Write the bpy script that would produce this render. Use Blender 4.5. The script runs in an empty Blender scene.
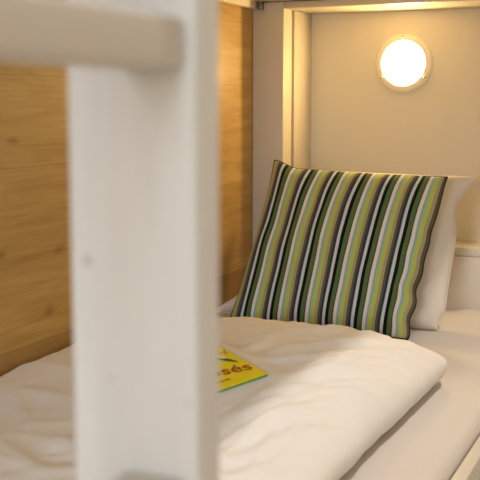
import bpy, bmesh, math, random
from mathutils import Vector, Matrix, noise

S = bpy.context.scene
C = bpy.context.collection
R = math.radians
H = 0.585                       # camera height above the lower mattress (world z = 0 is the mattress top)

# ------------------------------------------------------------------ camera
PITCH, YAW = math.atan(132 / 1000.0), math.atan(455 / math.hypot(1000.0, 132.0))
cd = bpy.data.cameras.new('camera')
cam = bpy.data.objects.new('camera', cd)
C.objects.link(cam)
cam.location = (0, 0, H)
cam.rotation_euler = (math.pi / 2 - PITCH, 0, YAW)
cd.sensor_width = 36.0
cd.lens = 1000.0 * 36.0 / 480.0
cd.clip_start = 0.02
cd.dof.use_dof = True
cd.dof.focus_distance = 2.45
cd.dof.aperture_fstop = 9.5
S.camera = cam

# ------------------------------------------------------------------ light and exposure
S.view_settings.view_transform = 'Standard'
S.view_settings.look = 'None'
S.view_settings.exposure = 0.17
S.view_settings.gamma = 1.0
S.view_settings.use_curve_mapping = False
W = bpy.data.worlds.new('world')
S.world = W
W.use_nodes = True
W.node_tree.nodes['Background'].inputs[0].default_value = (0.72, 0.85, 1.0, 1)
W.node_tree.nodes['Background'].inputs[1].default_value = 1.0


def area(name, loc, target, size, power, col, shape='RECTANGLE'):
    d = bpy.data.lights.new(name, 'AREA')
    d.shape = shape
    d.size = size[0]
    if shape == 'RECTANGLE':
        d.size_y = size[1]
    d.energy = power
    d.color = col
    o = bpy.data.objects.new(name, d)
    C.objects.link(o)
    o.location = loc
    o.rotation_euler = (Vector(target) - Vector(loc)).to_track_quat('-Z', 'Y').to_euler()
    return o


# daylight through the window in the wall behind the photographer
area('window_daylight', (-0.42, -2.55, 1.20), (-0.30, 0.5, 0.5), (1.1, 1.2), 68.0, (0.86, 0.93, 1.0))
# the recessed ceiling spot above the aisle beside the bunks
area('ceiling_downlight_glow', (0.06, 1.75, 1.88), (-0.35, 1.75, 0.0), (0.07, 0.07), 15.0, (1.0, 0.92, 0.82), 'DISK')
LAMP_POWER = 84.0
LAMP_COL = (1.0, 0.66, 0.245)


# ------------------------------------------------------------------ materials
def mat(name, col, rough=0.5, spec=0.4, metal=0.0, sheen=0.0):
    m = bpy.data.materials.new(name)
    m.use_nodes = True
    b = m.node_tree.nodes['Principled BSDF']
    b.inputs['Base Color'].default_value = (*col, 1)
    b.inputs['Roughness'].default_value = rough
    b.inputs['Specular IOR Level'].default_value = spec
    b.inputs['Metallic'].default_value = metal
    b.inputs['Sheen Weight'].default_value = sheen
    return m


def nd(m, t, **kw):
    n = m.node_tree.nodes.new(t)
    for k, v in kw.items():
        setattr(n, k, v)
    return n


def lk(m, a, b):
    m.node_tree.links.new(a, b)


def ramp(m, stops, interp='LINEAR'):
    n = nd(m, 'ShaderNodeValToRGB')
    r = n.color_ramp
    r.interpolation = interp
    while len(r.elements) < len(stops):
        r.elements.new(0.5)
    for e, (p, c) in zip(r.elements, stops):
        e.position = p
        e.color = (*c, 1)
    return n


def add_bump(m, scale=(1, 1, 1), nscale=200.0, dist=0.0006, strength=0.5, detail=3.0):
    tc = nd(m, 'ShaderNodeTexCoord')
    mp = nd(m, 'ShaderNodeMapping')
    mp.inputs['Scale'].default_value = scale
    no = nd(m, 'ShaderNodeTexNoise')
    no.inputs['Scale'].default_value = nscale
    no.inputs['Detail'].default_value = detail
    bu = nd(m, 'ShaderNodeBump')
    bu.inputs['Strength'].default_value = strength
    bu.inputs['Distance'].default_value = dist
    lk(m, tc.outputs['Object'], mp.inputs[0])
    lk(m, mp.outputs[0], no.inputs['Vector'])
    lk(m, no.outputs['Fac'], bu.inputs['Height'])
    lk(m, bu.outputs[0], m.node_tree.nodes['Principled BSDF'].inputs['Normal'])


def oak(name):
    """horizontal oak laminate boards with stretched grain, a few knots and thin joints"""
    m = mat(name, (0.5, 0.3, 0.12), 0.42, 0.35)
    b = m.node_tree.nodes['Principled BSDF']
    tc = nd(m, 'ShaderNodeTexCoord')
    # broad figure, bent by low noise
    mp = nd(m, 'ShaderNodeMapping')
    mp.inputs['Scale'].default_value = (1.0, 1.1, 9.0)
    lk(m, tc.outputs['Object'], mp.inputs[0])
    n1 = nd(m, 'ShaderNodeTexNoise')
    n1.inputs['Scale'].default_value = 2.2
    n1.inputs['Detail'].default_value = 6
    n1.inputs['Roughness'].default_value = 0.62
    n1.inputs['Distortion'].default_value = 0.9
    lk(m, mp.outputs[0], n1.inputs['Vector'])
    # fine grain
    mp2 = nd(m, 'ShaderNodeMapping')
    mp2.inputs['Scale'].default_value = (1.0, 2.2, 95.0)
    lk(m, tc.outputs['Object'], mp2.inputs[0])
    n2 = nd(m, 'ShaderNodeTexNoise')
    n2.inputs['Scale'].default_value = 2.6
    n2.inputs['Detail'].default_value = 5
    n2.inputs['Roughness'].default_value = 0.7
    lk(m, mp2.outputs[0], n2.inputs['Vector'])
    mix = nd(m, 'ShaderNodeMix', data_type='FLOAT')
    mix.inputs['Factor'].default_value = 0.42
    lk(m, n1.outputs['Fac'], mix.inputs[2])
    lk(m, n2.outputs['Fac'], mix.inputs[3])
    rp = ramp(m, [(0.28, (0.37, 0.20, 0.055)), (0.44, (0.50, 0.305, 0.090)),
                  (0.56, (0.58, 0.37, 0.120)), (0.72, (0.67, 0.46, 0.18))])
    lk(m, mix.outputs[0], rp.inputs[0])
    # each board slightly its own tone
    sx = nd(m, 'ShaderNodeSeparateXYZ')
    lk(m, tc.outputs['Object'], sx.inputs[0])
    last = rp.outputs[0]

    def math_(op, a, bval=None):
        n = nd(m, 'ShaderNodeMath', operation=op)
        for i, v in enumerate((a, bval)):
            if v is None:
                continue
            if isinstance(v, (int, float)):
                n.inputs[i].default_value = v
            else:
                lk(m, v, n.inputs[i])
        return n.outputs[0]
    for z0, w in ((0.468, 0.0022), (0.105, 0.0024), (0.286, 0.0012), (0.65, 0.0016), (0.83, 0.0016)):
        d = math_('ABSOLUTE', math_('SUBTRACT', sx.outputs['Z'], z0))
        f = math_('LESS_THAN', d, w)
        f = math_('MULTIPLY', f, 0.2)
        mx = nd(m, 'ShaderNodeMix', data_type='RGBA')
        lk(m, f, mx.inputs['Factor'])
        lk(m, last, mx.inputs['A'])
        mx.inputs['B'].default_value = (0.20, 0.095, 0.03, 1)
        last = mx.outputs['Result']
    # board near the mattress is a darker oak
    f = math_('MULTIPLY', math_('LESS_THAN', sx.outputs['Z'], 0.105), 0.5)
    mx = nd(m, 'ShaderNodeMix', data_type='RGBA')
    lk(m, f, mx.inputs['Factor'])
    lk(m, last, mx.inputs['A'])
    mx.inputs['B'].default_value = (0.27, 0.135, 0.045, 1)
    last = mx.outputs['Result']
    # knots
    for (y, z, r) in ((1.612, 0.522, 0.013), (1.762, 0.286, 0.012), (2.618, 0.474, 0.009), (1.72, 0.165, 0.012), (1.565, 0.30, 0.009)):
        dy = math_('MULTIPLY', math_('SUBTRACT', sx.outputs['Y'], y), 0.5)
        dz = math_('SUBTRACT', sx.outputs['Z'], z)
        dd = math_('SQRT', math_('ADD', math_('MULTIPLY', dy, dy), math_('MULTIPLY', dz, dz)))
        dd = math_('ADD', dd, math_('MULTIPLY', math_('SUBTRACT', n1.outputs['Fac'], 0.5), 0.03))
        mr = nd(m, 'ShaderNodeMapRange')
        mr.inputs[1].default_value = 0.0
        mr.inputs[2].default_value = r
        mr.inputs[3].default_value = 0.5
        mr.inputs[4].default_value = 0.0
        lk(m, dd, mr.inputs[0])
        mx = nd(m, 'ShaderNodeMix', data_type='RGBA')
        lk(m, mr.outputs[0], mx.inputs['Factor'])
        lk(m, last, mx.inputs['A'])
        mx.inputs['B'].default_value = (0.17, 0.075, 0.025, 1)
        last = mx.outputs['Result']
    lk(m, last, b.inputs['Base Color'])
    bu = nd(m, 'ShaderNodeBump')
    bu.inputs['Strength'].default_value = 0.25
    bu.inputs['Distance'].default_value = 0.001
    lk(m, n2.outputs['Fac'], bu.inputs['Height'])
    lk(m, bu.outputs[0], b.inputs['Normal'])
    return m


def painted_wood_with_knots(name):
    m = mat(name, (0.80, 0.79, 0.775), 0.5, 0.3)
    b = m.node_tree.nodes['Principled BSDF']
    tc = nd(m, 'ShaderNodeTexCoord')
    mp = nd(m, 'ShaderNodeMapping')
    mp.inputs['Scale'].default_value = (55, 55, 2.0)
    lk(m, tc.outputs['Object'], mp.inputs[0])
    n = nd(m, 'ShaderNodeTexNoise')
    n.inputs['Scale'].default_value = 3.0
    lk(m, mp.outputs[0], n.inputs['Vector'])
    rp = ramp(m, [(0.3, (0.705, 0.715, 0.725)), (0.7, (0.74, 0.75, 0.76))])
    lk(m, n.outputs['Fac'], rp.inputs[0])
    last = rp.outputs[0]
    for (x, z, r, s) in ((-0.300, 0.502, 0.0042, 0.6), (-0.287, 0.437, 0.0035, 0.22), (-0.239, 0.428, 0.003, 0.25)):
        g = nd(m, 'ShaderNodeVectorMath', operation='SUBTRACT')
        lk(m, tc.outputs['Object'], g.inputs[0])
        g.inputs[1].default_value = (x, 0.461, z)
        l = nd(m, 'ShaderNodeVectorMath', operation='LENGTH')
        lk(m, g.outputs[0], l.inputs[0])
        mr = nd(m, 'ShaderNodeMapRange')
        mr.inputs[2].default_value = r
        mr.inputs[3].default_value = s
        mr.inputs[4].default_value = 0.0
        lk(m, l.outputs['Value'], mr.inputs[0])
        mx = nd(m, 'ShaderNodeMix', data_type='RGBA')
        lk(m, mr.outputs[0], mx.inputs['Factor'])
        lk(m, last, mx.inputs['A'])
        mx.inputs['B'].default_value = (0.22, 0.15, 0.10, 1)
        last = mx.outputs['Result']
    lk(m, last, b.inputs['Base Color'])
    return m


def striped(name):
    """six repeats of woven stripes across the cushion, from the cover's UV"""
    m = mat(name, (0.3, 0.4, 0.1), 0.85, 0.15, sheen=0.05)
    b = m.node_tree.nodes['Principled BSDF']
    uv = nd(m, 'ShaderNodeUVMap')
    uv.uv_map = 'UVMap'
    sx = nd(m, 'ShaderNodeSeparateXYZ')
    lk(m, uv.outputs[0], sx.inputs[0])
    mu = nd(m, 'ShaderNodeMath', operation='MULTIPLY_ADD')
    mu.inputs[1].default_value = 6.27
    mu.inputs[2].default_value = STRIPE_PHASE
    lk(m, sx.outputs['X'], mu.inputs[0])
    fr = nd(m, 'ShaderNodeMath', operation='FRACT')
    lk(m, mu.outputs[0], fr.inputs[0])
    WHITE, BLUE, LIME, TAN = (0.80, 0.80, 0.77), (0.31, 0.47, 0.56), (0.49, 0.61, 0.15), (0.43, 0.37, 0.22)
    OLIVE, NAVY, ICE, BLACK, GREEN, BROWN = (0.12, 0.115, 0.07), (0.035, 0.05, 0.085), (0.62, 0.71, 0.78), (0.006, 0.007, 0.007), (0.10, 0.18, 0.07), (0.09, 0.06, 0.04)
    seq = [(WHITE, 19), (BLUE, 14), (LIME, 26), (TAN, 19), (OLIVE, 14), (NAVY, 16), (ICE, 18), (BLACK, 20), (GREEN, 23), (BROWN, 8)]
    tot = float(sum(w for _, w in seq))
    p, stops = 0.0, []
    for c, w in seq:
        stops.append((p / tot, c))
        p += w
    rp = ramp(m, stops, 'CONSTANT')
    lk(m, fr.outputs[0], rp.inputs[0])
    lk(m, rp.outputs[0], b.inputs['Base Color'])
    w = nd(m, 'ShaderNodeTexWave')
    w.wave_type = 'BANDS'
    w.bands_direction = 'Y'
    w.inputs['Scale'].default_value = 60
    lk(m, uv.outputs[0], w.inputs['Vector'])
    bu = nd(m, 'ShaderNodeBump')
    bu.inputs['Strength'].default_value = 0.15
    bu.inputs['Distance'].default_value = 0.0005
    lk(m, w.outputs['Fac'], bu.inputs['Height'])
    lk(m, bu.outputs[0], b.inputs['Normal'])
    return m


STRIPE_PHASE = 0.25
M_WALL = mat('white_wall_paint', (0.78, 0.76, 0.72), 0.6, 0.3)
add_bump(M_WALL, nscale=120, dist=0.0008, strength=0.25)
M_WARM = mat('beige_wall_paint', (0.72, 0.62, 0.50), 0.6, 0.3)
M_PANEL = mat('cream_panel_paint', (0.82, 0.755, 0.62), 0.45, 0.35)
add_bump(M_PANEL, nscale=45, dist=0.0006, strength=0.2)
M_FRAME = mat('white_lacquer', (0.68, 0.63, 0.54), 0.42, 0.35)
add_bump(M_FRAME, scale=(1, 1, 0.1), nscale=160, dist=0.0004, strength=0.2)
M_LADDER = painted_wood_with_knots('white_painted_pine')
M_RUNG = mat('white_painted_rung', (0.66, 0.63, 0.59), 0.5, 0.3)
add_bump(M_RUNG, scale=(1, 0.1, 1), nscale=160, dist=0.0004, strength=0.2)
M_OAK = oak('oak_boards')
M_SHEET = mat('white_sheet_cotton', (0.715, 0.655, 0.60), 0.9, 0.15, sheen=0.1)
add_bump(M_SHEET, nscale=900, dist=0.0004, strength=0.3)
M_DUVET = mat('white_duvet_cotton', (0.85, 0.82, 0.785), 0.85, 0.15, sheen=0.1)
add_bump(M_DUVET, nscale=900, dist=0.0003, strength=0.3)
M_PILLOW = mat('white_pillow_cotton', (0.75, 0.685, 0.615), 0.85, 0.15, sheen=0.1)
add_bump(M_PILLOW, nscale=900, dist=0.0003, strength=0.3)
M_STRIPE = striped('striped_cotton')
M_PIPING = mat('dark_piping', (0.03, 0.033, 0.03), 0.8, 0.2)
M_METAL = mat('grey_steel', (0.22, 0.23, 0.22), 0.45, 0.5, metal=0.7)
M_RING = mat('cream_plastic', (0.86, 0.80, 0.66), 0.35, 0.4)
_b = M_RING.node_tree.nodes['Principled BSDF']           # opal rim, glowing from the lamp inside it
_b.inputs['Emission Color'].default_value = (1.0, 0.66, 0.28, 1)
_b.inputs['Emission Strength'].default_value = 0.10
M_SCREW = mat('brass_screw', (0.62, 0.50, 0.30), 0.35, 0.5, metal=0.5)
M_YELLOW = mat('yellow_print', (0.92, 0.78, 0.012), 0.4, 0.35)
M_PAGES = mat('green_page_edge', (0.10, 0.33, 0.06), 0.6, 0.3)
M_RED = mat('red_brown_ink', (0.36, 0.05, 0.015), 0.5, 0.3)
M_INKG = mat('dark_green_ink', (0.035, 0.10, 0.05), 0.5, 0.3)
M_INKW = mat('white_ink', (0.8, 0.8, 0.75), 0.5, 0.3)
M_FLOOR = mat('grey_vinyl', (0.50, 0.42, 0.34), 0.55, 0.3)
add_bump(M_FLOOR, nscale=60, dist=0.0006, strength=0.2)
M_GLASS = mat('window_glass', (0.9, 0.95, 1.0), 0.02, 0.5)
M_GLASS.node_tree.nodes['Principled BSDF'].inputs['Transmission Weight'].default_value = 1.0
M_DIFF = bpy.data.materials.new('lit_opal_glass')
M_DIFF.use_nodes = True
_nt = M_DIFF.node_tree
_nt.nodes.remove(_nt.nodes['Principled BSDF'])
_e = _nt.nodes.new('ShaderNodeEmission')
_e.inputs[0].default_value = (*LAMP_COL, 1)
_e.inputs[1].default_value = LAMP_POWER
_nt.links.new(_e.outputs[0], _nt.nodes['Material Output'].inputs['Surface'])


# ------------------------------------------------------------------ helpers
def obj(name, bm, m, parent=None, smooth=True, angle=40):
    me = bpy.data.meshes.new(name)
    bmesh.ops.recalc_face_normals(bm, faces=bm.faces)
    bm.to_mesh(me)
    bm.free()
    me.materials.append(m)
    if smooth:
        for p in me.polygons:
            p.use_smooth = True
        if angle:
            me.set_sharp_from_angle(angle=R(angle))
    o = bpy.data.objects.new(name, me)
    C.objects.link(o)
    if parent is not None:
        o.parent = parent
        o.matrix_parent_inverse = parent.matrix_world.inverted()
    return o


def tag(o, label=None, cat=None, group=None, kind=None):
    if label:
        o['label'] = label
    if cat:
        o['category'] = cat
    if group:
        o['group'] = group
    if kind:
        o['kind'] = kind
    return o


def thing(name, loc, label, cat, group=None):
    o = bpy.data.objects.new(name, None)
    o.empty_display_size = 0.1
    C.objects.link(o)
    o.location = loc
    o.matrix_world = Matrix.Translation(loc)
    return tag(o, label, cat, group)


def box(bm, lo, hi, bev=0.0, seg=2):
    r = bmesh.ops.create_cube(bm, size=1.0)
    vs = r['verts']
    for v in vs:
        v.co = Vector([lo[i] + (v.co[i] + 0.5) * (hi[i] - lo[i]) for i in range(3)])
    if bev > 0:
        es = list({e for v in vs for e in v.link_edges})
        bmesh.ops.bevel(bm, geom=es, offset=bev, segments=seg, affect='EDGES', profile=0.5)


def box_obj(name, lo, hi, m, parent=None, bev=0.0, seg=2):
    bm = bmesh.new()
    box(bm, lo, hi, bev, seg)
    return obj(name, bm, m, parent)


def lathe(bm, prof, origin, seg=64):
    """profile (radius, outwards) turned about the -Y axis through origin"""
    ox, oy, oz = origin
    rings = []
    for r, h in prof:
        if r < 1e-6:
            rings.append([bm.verts.new((ox, oy - h, oz))])
        else:
            rings.append([bm.verts.new((ox + r * math.cos(2 * math.pi * k / seg), oy - h, oz + r * math.sin(2 * math.pi * k / seg))) for k in range(seg)])
    for a, b in zip(rings, rings[1:]):
        for k in range(seg):
            k2 = (k + 1) % seg
            if len(a) == 1 and len(b) == 1:
                continue
            if len(a) == 1:
                bm.faces.new((a[0], b[k], b[k2]))
            elif len(b) == 1:
                bm.faces.new((a[k], a[k2], b[0]))
            else:
                bm.faces.new((a[k], a[k2], b[k2], b[k]))


def sm(x, a, b):
    t = max(0.0, min(1.0, (x - a) / (b - a)))
    return t * t * (3 - 2 * t)


# ------------------------------------------------------------------ the setting
XW, YH, FLOOR_Z, CEIL_Z = -1.2155, 3.06, -0.45, 1.92
XR, YB = 1.05, -2.62


def struct(name, lo, hi, m):
    return tag(box_obj(name, lo, hi, m), kind='structure')


struct('floor', (XW - 0.1, YB - 0.1, FLOOR_Z - 0.1), (XR + 0.1, YH + 0.1, FLOOR_Z), M_FLOOR)
struct('ceiling', (XW - 0.1, YB - 0.1, CEIL_Z), (XR + 0.1, YH + 0.1, CEIL_Z + 0.1), M_WALL)
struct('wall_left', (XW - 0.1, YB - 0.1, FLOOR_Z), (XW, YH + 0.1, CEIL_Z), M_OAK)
struct('wall_head', (XW, YH, FLOOR_Z), (XR + 0.1, YH + 0.1, CEIL_Z), M_WALL)
struct('wall_right', (XR, YB - 0.1, FLOOR_Z), (XR + 0.1, YH, CEIL_Z), M_WARM)
bm = bmesh.new()
wx0, wx1, wz0, wz1 = -1.02, 0.18, 0.55, 1.84
box(bm, (XW, YB - 0.1, FLOOR_Z), (wx0, YB, CEIL_Z))
box(bm, (wx1, YB - 0.1, FLOOR_Z), (XR, YB, CEIL_Z))
box(bm, (wx0, YB - 0.1, FLOOR_Z), (wx1, YB, wz0))
box(bm, (wx0, YB - 0.1, wz1), (wx1, YB, CEIL_Z))
tag(obj('wall_foot', bm, M_WALL), kind='structure')
win = bpy.data.objects.new('window_1', None)
C.objects.link(win)
win.location = (-0.42, YB - 0.05, wz0)
win.matrix_world = Matrix.Translation(win.location)
tag(win, kind='structure')
bm = bmesh.new()
for lo, hi in (((wx0, wz0), (wx0 + 0.06, wz1)), ((wx1 - 0.06, wz0), (wx1, wz1)), ((wx0 + 0.06, wz0), (wx1 - 0.06, wz0 + 0.06)),
               ((wx0 + 0.06, wz1 - 0.06), (wx1 - 0.06, wz1)), ((-0.45, wz0 + 0.06), (-0.39, wz1 - 0.06))):
    box(bm, (lo[0], YB - 0.085, lo[1]), (hi[0], YB - 0.025, hi[1]), 0.004)
obj('window_frame', bm, M_FRAME, win)
box_obj('window_pane', (wx0 + 0.05, YB - 0.058, wz0 + 0.05), (wx1 - 0.05, YB - 0.054, wz1 - 0.05), M_GLASS, win)

# ------------------------------------------------------------------ built-in bunk bed
bunk = thing('bunk_bed', (-0.78, 1.3, FLOOR_Z), 'built-in white bunk bed frame with corner post against the oak wall', 'bunk bed')
PY0, PY1 = 2.783, 2.853         # depth of the head posts
box_obj('corner_post', (XW + 0.0005, PY0, FLOOR_Z + 0.001), (-1.115, PY1, 0.8945), M_FRAME, bunk, 0.004, 3)
box_obj('corner_post', (-0.3395, PY0, FLOOR_Z + 0.001), (-0.295, PY1, 0.8945), M_FRAME, bunk, 0.004, 3)
bm = bmesh.new()
box(bm, (-1.1145, PY0 + 0.004, 0.8745), (-0.34, PY1, 0.8945), 0.0025, 2)
obj('head_beam', bm, M_FRAME, bunk)
box_obj('upper_platform', (XW + 0.0205, -0.55, 0.896), (-0.335, PY1 + 0.15, 0.925), M_FRAME, bunk, 0.002)
box_obj('upper_side_rail', (-0.3345, -0.55, 0.885), (-0.3135, PY1 + 0.01, 1.03), M_FRAME, bunk, 0.004)
lr = box_obj('ledger_strip', (XW + 0.0005, -0.55, 0.8755), (XW + 0.020, 2.762, 0.925), M_PANEL, bunk, 0.0015)
bm = bmesh.new()
box(bm, (-1.1935, 2.768, 0.8725), (-1.1775, 2.7826, 0.8945), 0.001)
box(bm, (-1.1915, 2.7655, 0.8775), (-1.1865, 2.7685, 0.8825), 0.0008)
obj('corner_bracket', bm, M_METAL, bunk)
box_obj('bed_base', (XW + 0.0005, -0.55, -0.19), (-0.3405, PY0 - 0.001, -0.165), M_FRAME, bunk)
box_obj('side_rail', (-0.340, -0.55, -0.22), (-0.315, PY0 - 0.001, -0.030), M_FRAME, bunk, 0.0035, 3)
box_obj('side_panel', (-0.337, -0.55, FLOOR_Z + 0.001), (-0.319, PY0 - 0.001, -0.2205), M_FRAME, bunk)

# ------------------------------------------------------------------ headboard niche
niche = thing('headboard_niche', (-0.76, 2.97, FLOOR_Z), 'white open niche with a ledge behind the pillows at the bed head', 'headboard')
NY0, NY1 = 2.884, 3.034
box_obj('side_board', (-1.150, NY0, FLOOR_Z + 0.001), (-1.119, NY1, 0.878), M_FRAME, niche, 0.003, 2)
box_obj('side_board', (-0.3395, NY0, FLOOR_Z + 0.001), (-0.310, NY1, 0.878), M_FRAME, niche, 0.003, 2)
box_obj('top_board', (-1.1185, NY0, 0.8785), (-0.310, NY1, 0.8945), M_FRAME, niche, 0.002)
box_obj('back_panel', (-1.16, NY1 + 0.0005, FLOOR_Z + 0.001), (-0.310, YH - 0.0005, 0.8945), M_PANEL, niche)
box_obj('ledge', (-1.1185, NY0 + 0.004, 0.1575), (-0.340, NY1, 0.1835), M_FRAME, niche, 0.003, 2)
box_obj('front_board', (-1.1185, NY0 - 0.002, -0.18), (-0.340, NY0 + 0.020, 0.1570), M_FRAME, niche, 0.0025, 2)

# ------------------------------------------------------------------ round wall lamp
LX, LY, LZ = -0.8175, NY1, 0.7205
lamp = thing('wall_lamp', (LX, LY, LZ), 'round lit bulkhead lamp with cream ring on the niche back panel', 'wall lamp')
bm = bmesh.new()
lathe(bm, [(0.0, 0.0005), (0.0875, 0.0005), (0.0875, 0.006), (0.0855, 0.0105), (0.0820, 0.0135), (0.0705, 0.0145), (0.0685, 0.0140), (0.0678, 0.0060), (0.0, 0.0060)], (LX, LY, LZ))
obj('base_ring', bm, M_RING, lamp)
bm = bmesh.new()
prof = [(0.0672, 0.0065), (0.0668, 0.0085)]
for k in range(1, 13):
    a = k / 12 * math.pi / 2
    prof.append((0.0663 * math.cos(a) if k < 12 else 0.0, 0.0085 + 0.0050 * math.sin(a)))
lathe(bm, prof, (LX, LY, LZ))
obj('diffuser', bm, M_DIFF, lamp)
for ang in (92, 212, 328):
    sxp, szp = LX + 0.0785 * math.cos(R(ang)), LZ + 0.0785 * math.sin(R(ang))
    bm = bmesh.new()
    lathe(bm, [(0.0, 0.0125), (0.0045, 0.0125), (0.0045, 0.0165), (0.003, 0.0182), (0.0, 0.0185)], (sxp, LY, szp), 16)
    obj('screw', bm, M_SCREW, lamp)

# ------------------------------------------------------------------ mattress in its fitted sheet
bm = bmesh.new()
x0, x1, y0, y1, zb = XW + 0.004, -0.3425, 0.72, 2.8805, -0.163
NX, NY = 60, 120
rad = 0.028


def mattress_top(x, y):
    e = x1 - x
    z = 0.0
    if e < rad:
        z = -rad + math.sqrt(max(0.0, rad * rad - (rad - e) ** 2))
    z += 0.0095 * sm(x, -0.655, -0.60) * sm(y, 2.6, 2.88)
    z -= 0.014 * sm(y, 2.864, 2.880) * (1 - sm(x, -0.63, -0.59))
    z += 0.0022 * noise.noise((x * 7, y * 3.0, 0.3)) + 0.0012 * noise.noise((x * 16, y * 6, 2.3)) - 0.002
    return z


cols = []
xs = [x0 + (x1 - rad - x0) * i / 44 for i in range(44)] + [x1 - rad + rad * math.sin(k / 15 * math.pi / 2) for k in range(16)]
for y in sorted([y0 + (y1 - y0) * j / NY for j in range(NY + 1)] + [2.7765, 2.7785, 2.868, 2.873, 2.877]):
    lo = x0 if y < 2.7775 else -1.1125            # cut back beside the corner post
    row = [bm.verts.new((lo + (x - x0) * (x1 - lo) / (x1 - x0), y, mattress_top(x, y))) for x in xs]
    # the vertical side, tucked and slightly wavy
    for k in range(1, 7):
        z = -rad - 0.002 - (0.135 - 0.002) * k / 6
        row.append(bm.verts.new((x1 + 0.0 - 0.0016 * (1 + noise.noise((y * 9, z * 20, 5.0))), y, z)))
    row.append(bm.verts.new((x1 - 0.002, y, zb)))
    row.append(bm.verts.new((lo, y, zb)))
    cols.append(row)
n = len(cols[0])
for a, b in zip(cols, cols[1:]):
    for i in range(n):
        i2 = (i + 1) % n
        bm.faces.new((a[i], a[i2], b[i2], b[i]))
bm.faces.new(cols[0])
bm.faces.new(list(reversed(cols[-1])))
tag(obj('mattress', bm, M_SHEET, angle=60), 'mattress in a white fitted sheet lying inside the bunk side rail', 'mattress')

# ------------------------------------------------------------------ where the booklet lies
P0 = Vector((-0.641, 1.5375, 0.135))
e1 = (Vector((-0.693, 1.460, 0.121)) - P0).normalized()     # along the lower edge, towards its left end
e2 = (Vector((-0.770, 1.626, 0.151)) - P0)
nb = e2.cross(e1).normalized()
if nb.z < 0:
    nb = -nb
e2 = nb.cross(e1)
if e2.dot(Vector((-0.129, 0.088, 0.016))) < 0:
    e2 = -e2
BW, BH, BT = 0.15, 0.21, 0.0048
CAM = Vector((0, 0, H))
BOOK_S = 1.0                                   # the booklet's depth along the view from the photographer
P0 = CAM + (P0 - CAM) * BOOK_S
# local frame: x right along the text, y up the page, z out of the cover; origin = lower left corner of the back cover
ORG = P0 + e1 * BW - nb * BT
FR = Matrix((( -e1.x, e2.x, nb.x, ORG.x), (-e1.y, e2.y, nb.y, ORG.y), (-e1.z, e2.z, nb.z, ORG.z), (0, 0, 0, 1)))
FRI = FR.inverted()


def under_book(x, y, z):
    """the duvet is pressed flat by the booklet"""
    if nb.z < 0.3:
        return z
    zp = ORG.z - (nb.x * (x - ORG.x) + nb.y * (y - ORG.y)) / nb.z - 0.0012
    q = FRI @ Vector((x, y, zp))
    d = math.hypot(max(0.0, -q.x, q.x - BW), max(0.0, -q.y, q.y - BH))
    k = 1 - sm(d, 0.006, 0.075)
    return z + (zp - z) * k


# ------------------------------------------------------------------ duvet
DX0, DX1, DY0, DY1 = XW + 0.010, -0.447, 0.86, 2.14
RC = 0.10                                     # corner radius at the head end


def edge_dist(x, y):
    """distance in from the plan outline (right/head corner rounded)"""
    dr, dl, dh, df = DX1 - x, x - DX0, DY1 - y, y - DY0
    return dr, dl, dh, df


def ridge(q):
    return (1 - min(1.0, abs(q) * 2.0)) ** 2


def wrinkle(x, y):
    w = 0.0
    # soft broad hills of filling
    w += 0.010 * noise.noise((x * 4.2, y * 3.2, 1.7))
    # long drag folds fanning from the middle to the right edge
    a = x * 0.42 + y * 0.91
    b = -x * 0.91 + y * 0.42
    bend = 0.35 * noise.noise((x * 3.1, y * 3.1, 9.0))
    k = sm(x, -0.90, -0.62)
    w += k * 0.010 * (ridge(noise.noise((b * 8.5 + bend * 3, a * 2.4, 4.0))) - 0.3)
    w += k * 0.0095 * (ridge(noise.noise((b * 17 + bend * 5, a * 4.0, 11.0))) - 0.3)
    # flatter cross folds on the wall side
    w += (1 - 0.6 * k) * 0.0075 * (ridge(noise.noise((x * 3.0 + bend, y * 9.5 + x * 4 + bend * 3, 7.3))) - 0.3)
    # fine gathers pulling towards the aisle edge
    g = noise.noise((x * 5.5, y * 5.5, 21.0))
    w += 0.0042 * sm(x, -0.80, -0.60) * sm(g, -0.40, 0.25) * math.sin(b * 120 + a * 16 + 9 * bend + 3.0 * noise.noise((x * 8, y * 8, 2.0)))
    w += 0.0032 * noise.noise((x * 16, y * 18, 5.3))
    w += 0.0012 * noise.noise((x * 42, y * 48, 3.3))
    # one pressed fold line near the aisle side
    dl = (x + 0.575) - 0.16 * (y - 1.40)
    if 1.20 < y < 1.62:
        w += 0.004 * math.exp(-(dl / 0.006) ** 2) * sm(y, 1.20, 1.30) * (1 - sm(y, 1.48, 1.60))
    return w


def crown(x, y):
    """height of the duvet far from its edges"""
    z = 0.090 + 0.036 * sm(y, 1.15, 1.75)
    z -= 0.022 * sm(x, -0.80, -0.50) * sm(y, 1.60, 2.0)
    z -= 0.040 * sm(-x, 0.85, 1.20)                       # sinks towards the wall
    return z


def duvet_top(x, y):
    dr, dl, dh, df = edge_dist(x, y)
    zc = crown(x, y) + wrinkle(x, y) * min(1.0, max(0.0, min(dr, dh, df)) / 0.05)
    rim = 0.047

    def prof(d, w):
        t = max(0.0, min(1.0, d / w))
        return math.sqrt(max(0.0, 1 - (1 - t) ** 2.0))
    f = prof(dr, 0.17) * prof(dh, 0.24) * (0.55 + 0.45 * prof(dl, 0.10)) * prof(df, 0.15)
    return rim + (zc - rim) * f


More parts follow.
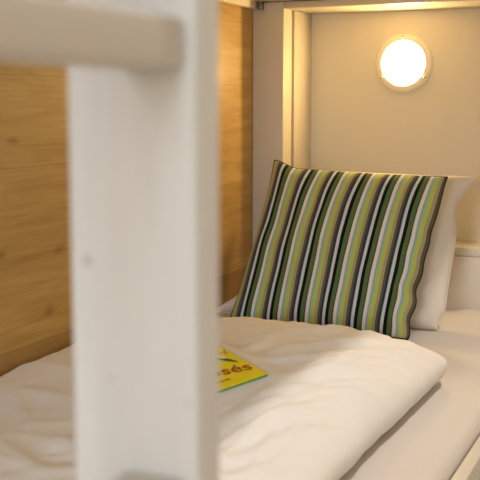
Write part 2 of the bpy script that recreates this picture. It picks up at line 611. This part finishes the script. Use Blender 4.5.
def plan(u, v):
    """u, v in 0..1 to plan x, y with rounded right-hand corners"""
    x = DX0 + (DX1 - DX0) * u
    y = DY0 + (DY1 - DY0) * v
    # pull the corner in along the diagonal
    ex, ey = max(0.0, (x - (DX1 - RC)) / RC), max(0.0, (y - (DY1 - RC)) / RC)
    if ex > 0 and ey > 0:
        k = max(ex, ey)
        l = math.hypot(ex, ey)
        x = DX1 - RC + ex * k / l * RC
        y = DY1 - RC + ey * k / l * RC
    # the edges are not ruler straight
    x -= 0.014 * u * (1 - sm(y, 1.35, 2.0))
    x += (0.006 * noise.noise((y * 5, 0.5, 0.1)) + 0.004 * noise.noise((y * 14, 0.5, 3.1))) * sm(u, 0.6, 1.0)
    y += 0.010 * noise.noise((x * 4, 1.5, 0.1)) * sm(v, 0.7, 1.0)
    return x, y


def rd(x, y, u, v):
    # distances measured in the unrounded frame keep the profile flowing round the corner
    X = DX0 + (DX1 - DX0) * u
    Y = DY0 + (DY1 - DY0) * v
    ex, ey = max(0.0, (X - (DX1 - 0.17)) / 0.17), max(0.0, (Y - (DY1 - 0.15)) / 0.15)
    return X, Y


def spaced(n, fine0, fine1):
    """0..1 with samples gathered at the ends"""
    return [0.5 - 0.5 * math.cos(math.pi * i / n) if fine0 else math.sin(math.pi / 2 * i / n) for i in range(n + 1)]


bm = bmesh.new()
us, vs_ = spaced(150, True, True), spaced(190, True, True)
top, bot = [], []
for v in vs_:
    rt, rb = [], []
    for u in us:
        x, y = plan(u, v)
        X, Y = rd(x, y, u, v)
        zt = under_book(x, y, duvet_top(X, Y))
        edge = (u in (us[0], us[-1])) or (v in (vs_[0], vs_[-1]))
        tv = bm.verts.new((x, y, zt))
        rt.append(tv)
        if edge:
            rb.append(tv)
        else:
            d = min(DX1 - X, Y - DY0, DY1 - Y)
            t = max(0.0, min(1.0, d / 0.045))
            zb_ = 0.046 - 0.043 * math.sqrt(max(0.0, 1 - (1 - t) ** 2))
            dl_ = X - DX0
            zb_ = max(zb_, 0.046 - 0.043 * min(1.0, dl_ / 0.03))
            rb.append(bm.verts.new((x, y, min(zb_, zt - 0.001))))
    top.append(rt)
    bot.append(rb)
for j in range(len(vs_) - 1):
    for i in range(len(us) - 1):
        bm.faces.new((top[j][i], top[j][i + 1], top[j + 1][i + 1], top[j + 1][i]))
        try:
            bm.faces.new((bot[j][i], bot[j + 1][i], bot[j + 1][i + 1], bot[j][i + 1]))
        except ValueError:
            pass
tag(obj('duvet', bm, M_DUVET, angle=0), 'puffy white duvet spread over the lower bunk mattress', 'duvet')


# ------------------------------------------------------------------ pillows
def pillow_mesh(BL, BR, TL, TR, thick, nrm, p=0.5, bow=0.03, seed=0.0, wr=0.004, N=72, ears=0.0, warp=None):
    """closed two-sided cushion body between four corners; returns bmesh with UVs, and its edge loop"""
    BL, BR, TL, TR, nrm = map(Vector, (BL, BR, TL, TR, nrm))
    nrm.normalize()
    bm = bmesh.new()
    uvl = bm.loops.layers.uv.new('UVMap')
    cs = [0.5 - 0.5 * math.cos(math.pi * i / N) for i in range(N + 1)]
    uvof = {}
    front, back = [], []
    for v in cs:
        rf, rb = [], []
        for u in cs:
            a, b = 2 * u - 1, 2 * v - 1
            # edges bow inwards between the corners
            uu = 0.5 + 0.5 * a * (1 - bow * (1 - b * b))
            vv = 0.5 + 0.5 * b * (1 - bow * (1 - a * a))
            P = BL * (1 - uu) * (1 - vv) + BR * uu * (1 - vv) + TL * (1 - uu) * vv + TR * uu * vv
            if warp:
                P = P + warp(u, v)
            t = (max(0.0, 1 - a * a) * max(0.0, 1 - b * b)) ** p * thick / 2
            e = min(1 - abs(a), 1 - abs(b))
            w = (noise.noise((u * 5 + seed, v * 4, seed)) * 1.3 + noise.noise((u * 14 + seed, v * 6, seed + 3)) * 0.7) * wr * min(1.0, e / 0.12)
            edge = u in (cs[0], cs[-1]) or v in (cs[0], cs[-1])
            fv = bm.verts.new(P + nrm * (t + w * (0 if edge else 1)))
            uvof[fv] = (u, v)
            rf.append(fv)
            if edge:
                rb.append(fv)
            else:
                bv = bm.verts.new(P - nrm * (t * 0.66))
                uvof[bv] = (u, v)
                rb.append(bv)
        front.append(rf)
        back.append(rb)
    for j in range(N):
        for i in range(N):
            bm.faces.new((front[j][i], front[j][i + 1], front[j + 1][i + 1], front[j + 1][i]))
            try:
                bm.faces.new((back[j][i], back[j + 1][i], back[j + 1][i + 1], back[j][i + 1]))
            except ValueError:
                pass
    for f in bm.faces:
        for l in f.loops:
            l[uvl].uv = uvof[l.vert]
    loop = [front[0][i].co.copy() for i in range(N + 1)] + [front[j][N].co.copy() for j in range(1, N + 1)] + \
           [front[N][i].co.copy() for i in range(N - 1, -1, -1)] + [front[j][0].co.copy() for j in range(N - 1, 0, -1)]
    return bm, loop


def tube(bm, pts, r, seg=8):
    n = len(pts)
    rings = []
    for i, p in enumerate(pts):
        d = (pts[(i + 1) % n] - pts[i - 1]).normalized()
        up = Vector((0.3, -0.9, 0.4))
        s = d.cross(up)
        if s.length < 1e-4:
            s = d.cross(Vector((1, 0, 0)))
        s.normalize()
        t = s.cross(d)
        rings.append([bm.verts.new(p + (s * math.cos(2 * math.pi * k / seg) + t * math.sin(2 * math.pi * k / seg)) * r) for k in range(seg)])
    for i in range(n):
        a, b = rings[i], rings[(i + 1) % n]
        for k in range(seg):
            bm.faces.new((a[k], a[(k + 1) % seg], b[(k + 1) % seg], b[k]))


# white sleeping pillow behind
def pwarp(u, v):
    d = Vector((0, 0, 0))
    # the right upper corner ear sticks out, lower left corner slumps onto the mattress
    k = sm(u, 0.80, 1.0) * sm(v, 0.85, 1.0)
    d += Vector((0.016, 0.0, 0.004)) * k
    d.x -= 0.020 * math.exp(-((v - 0.80) / 0.14) ** 2) * sm(u, 0.75, 1.0) + 0.006 * math.sin(v * math.pi) * sm(u, 0.7, 1.0)
    k = sm(1 - u, 0.70, 1.0) * (1 - v) ** 3
    d += Vector((-0.030, -0.110, 0.014)) * k
    d.x += 0.085 * math.sin(math.pi * min(1.0, v / 0.75)) * sm(1 - u, 0.60, 1.0)
    d += Vector((-0.016, 0.0, 0.003)) * sm(u, 0.85, 1.0) * sm(1 - v, 0.85, 1.0)
    return d


bm, lp = pillow_mesh((-1.165, 2.570, 0.010), (-0.575, 2.575, 0.0025), (-1.065, 2.79, 0.400), (-0.553, 2.775, 0.392), 0.150,
                     (0.0, -0.86, 0.50), p=0.36, bow=0.012, seed=4.2, wr=0.006, warp=pwarp)
pil = tag(obj('pillow', bm, M_PILLOW, angle=0), 'plain white pillow leaning behind the striped cushion', 'pillow')
bm = bmesh.new()
tube(bm, lp, 0.0014)
obj('seam', bm, M_PILLOW, pil, angle=0)


# striped cushion in front
def cwarp(u, v):
    d = Vector((0, 0, 0))
    # puckers along the right-hand seam
    k = sm(u, 0.86, 1.0)
    d.x += k * (0.0045 * math.sin(v * 34 + 0.6) * (1 - v) + 0.004 * noise.noise((v * 9, 2.0, 0.0)))
    # upper left corner points up
    d += Vector((0.0, 0.0, 0.018)) * sm(1 - u, 0.86, 1.0) * sm(v, 0.86, 1.0)
    d.x += 0.004 * math.sin(v * 7) * (1 - abs(2 * u - 1))
    return d


bm, lp = pillow_mesh((-1.112, 2.405, 0.022), (-0.632, 2.425, 0.006), (-1.088, 2.655, 0.418), (-0.592, 2.655, 0.402), 0.125,
                     (0.0, -0.85, 0.53), p=0.48, bow=0.022, seed=1.3, wr=0.006, warp=cwarp)
cush = tag(obj('cushion', bm, M_STRIPE, angle=0), 'green, black and white striped square cushion propped against the white pillow', 'cushion')
bm = bmesh.new()
tube(bm, lp, 0.0024)
obj('piping', bm, M_PIPING, cush, angle=0)

# ------------------------------------------------------------------ yellow booklet on the duvet
book = thing('booklet', (0, 0, 0), 'bright yellow booklet with green edge lying on the white duvet', 'booklet')
book.matrix_world = FR
book.location = FR.to_translation()
book.rotation_euler = FR.to_euler()


def child(name, bm, m, parent, label=None):
    me = bpy.data.meshes.new(name)
    bmesh.ops.recalc_face_normals(bm, faces=bm.faces)
    bm.to_mesh(me)
    bm.free()
    me.materials.append(m)
    o = bpy.data.objects.new(name, me)
    C.objects.link(o)
    o.parent = parent
    if label:
        o['label'] = label
    return o


bm = bmesh.new()
box(bm, (0.0, 0.0, BT - 0.0010), (BW, BH, BT), 0.0003, 1)
cover = child('cover', bm, M_YELLOW, book, 'yellow printed front cover')
bm = bmesh.new()
box(bm, (0.0008, 0.0008, 0.0), (BW - 0.0008, BH - 0.0008, BT - 0.0011), 0.0003, 1)
child('pages', bm, M_PAGES, book, 'green page block edge')


def flat(bm, pts, z, h=0.0003):
    a = [bm.verts.new((x, y, z)) for x, y in pts]
    b = [bm.verts.new((x, y, z + h)) for x, y in pts]
    bm.faces.new(b)
    bm.faces.new(list(reversed(a)))
    n = len(pts)
    for i in range(n):
        bm.faces.new((a[i], a[(i + 1) % n], b[(i + 1) % n], b[i]))


cu = bpy.data.curves.new('lettering', 'FONT')
cu.body = 'os\u00e9s'
cu.size = 0.045
cu.align_x = 'RIGHT'
cu.extrude = 0.00015
cu.offset = 0.0007
tmp = bpy.data.objects.new('lettering', cu)
C.objects.link(tmp)
bpy.context.view_layer.update()
me = bpy.data.meshes.new_from_object(tmp.evaluated_get(bpy.context.evaluated_depsgraph_get()))
C.objects.unlink(tmp)
bpy.data.objects.remove(tmp)
me.name = 'lettering'
me.materials.clear()
me.materials.append(M_RED)
let = bpy.data.objects.new('lettering', me)
C.objects.link(let)
let.parent = cover
let['label'] = 'red brown letters along the lower edge'
TEXT_AT = (0.1425, 0.033)
let.location = (TEXT_AT[0], TEXT_AT[1], BT + 0.0002)
let.rotation_euler = (0, 0, -0.24)
# small dark green swoosh with a white blob above the letters
bm = bmesh.new()
flat(bm, [(0.117, 0.1185), (0.1165, 0.108), (0.120, 0.099), (0.1255, 0.090), (0.131, 0.083), (0.137, 0.074), (0.1375, 0.080), (0.135, 0.090), (0.1325, 0.098), (0.127, 0.104), (0.122, 0.110)], BT + 0.0001)
child('emblem', bm, M_INKG, cover, 'dark green swoosh')
bm = bmesh.new()
flat(bm, [(0.1275 + 0.0055 * math.cos(k / 10 * 2 * math.pi), 0.1105 + 0.0065 * math.sin(k / 10 * 2 * math.pi)) for k in range(10)], BT + 0.0002)
child('emblem', bm, M_INKW, cover, 'white blob above the swoosh')
bm = bmesh.new()
for (x, y, a) in ((0.142, 0.124, 0.5), (0.1445, 0.133, 1.0), (0.136, 0.130, 0.2), (0.130, 0.137, 0.1)):
    c_, s_ = math.cos(a), math.sin(a)
    flat(bm, [(x + c_ * i * 0.005 - s_ * j * 0.001, y + s_ * i * 0.005 + c_ * j * 0.001) for i, j in ((-1, -1), (1, -1), (1, 1), (-1, 1))], BT + 0.0001)
child('emblem', bm, M_RED, cover, 'small red strokes')
bm = bmesh.new()
for k, (x, w) in enumerate(((0.055, 0.010), (0.068, 0.008), (0.078, 0.011))):
    flat(bm, [(x, 0.024), (x + w, 0.0235), (x + w, 0.0275), (x, 0.028)], BT + 0.0001)
child('small_print', bm, M_RED, cover, 'line of small print under the letters')

# ------------------------------------------------------------------ ladder
LAX0, LAX1, LAY, LAT = -0.3112, -0.233, 0.461, 0.029
lad = thing('bunk_ladder', ((LAX0 + LAX1) / 2, LAY - 0.2, FLOOR_Z), 'white painted wooden bunk ladder with flat uprights in front of the bed', 'ladder')
GAP = 0.37
box_obj('upright', (LAX0, LAY, FLOOR_Z + 0.0005), (LAX1, LAY + LAT, 1.25), M_LADDER, lad, 0.0022, 3)
box_obj('upright', (LAX0, LAY - GAP - LAT, FLOOR_Z + 0.0005), (LAX1, LAY - GAP, 1.25), M_LADDER, lad, 0.0022, 3)
first = None
for k in range(-2, 5):
    z = 0.617 - 0.244 * k
    if z < FLOOR_Z + 0.05:
        continue
    if first is None:
        first = box_obj('rung', (-0.277, LAY - GAP, z - 0.0125), (-0.2388, LAY, z + 0.0135), M_RUNG, lad, 0.004, 4)
        z0 = z
    else:
        o = first.copy()
        C.objects.link(o)
        o.parent = lad
        o.matrix_parent_inverse = first.matrix_parent_inverse.copy()
        o.location = (first.location.x, first.location.y, first.location.z + z - z0)

# ------------------------------------------------------------------ ceiling spot above the aisle
spot = thing('ceiling_downlight', (0.06, 1.75, CEIL_Z), 'small round recessed downlight in the ceiling above the aisle', 'downlight')
bm = bmesh.new()
seg = 32
rings = []
for r, z in ((0.040, CEIL_Z - 0.001), (0.052, CEIL_Z - 0.001), (0.052, CEIL_Z - 0.008), (0.040, CEIL_Z - 0.012)):
    rings.append([bm.verts.new((0.06 + r * math.cos(2 * math.pi * k / seg), 1.75 + r * math.sin(2 * math.pi * k / seg), z)) for k in range(seg)])
for i in range(4):
    a, b = rings[i], rings[(i + 1) % 4]
    for k in range(seg):
        bm.faces.new((a[k], a[(k + 1) % seg], b[(k + 1) % seg], b[k]))
obj('bezel', bm, M_FRAME, spot)
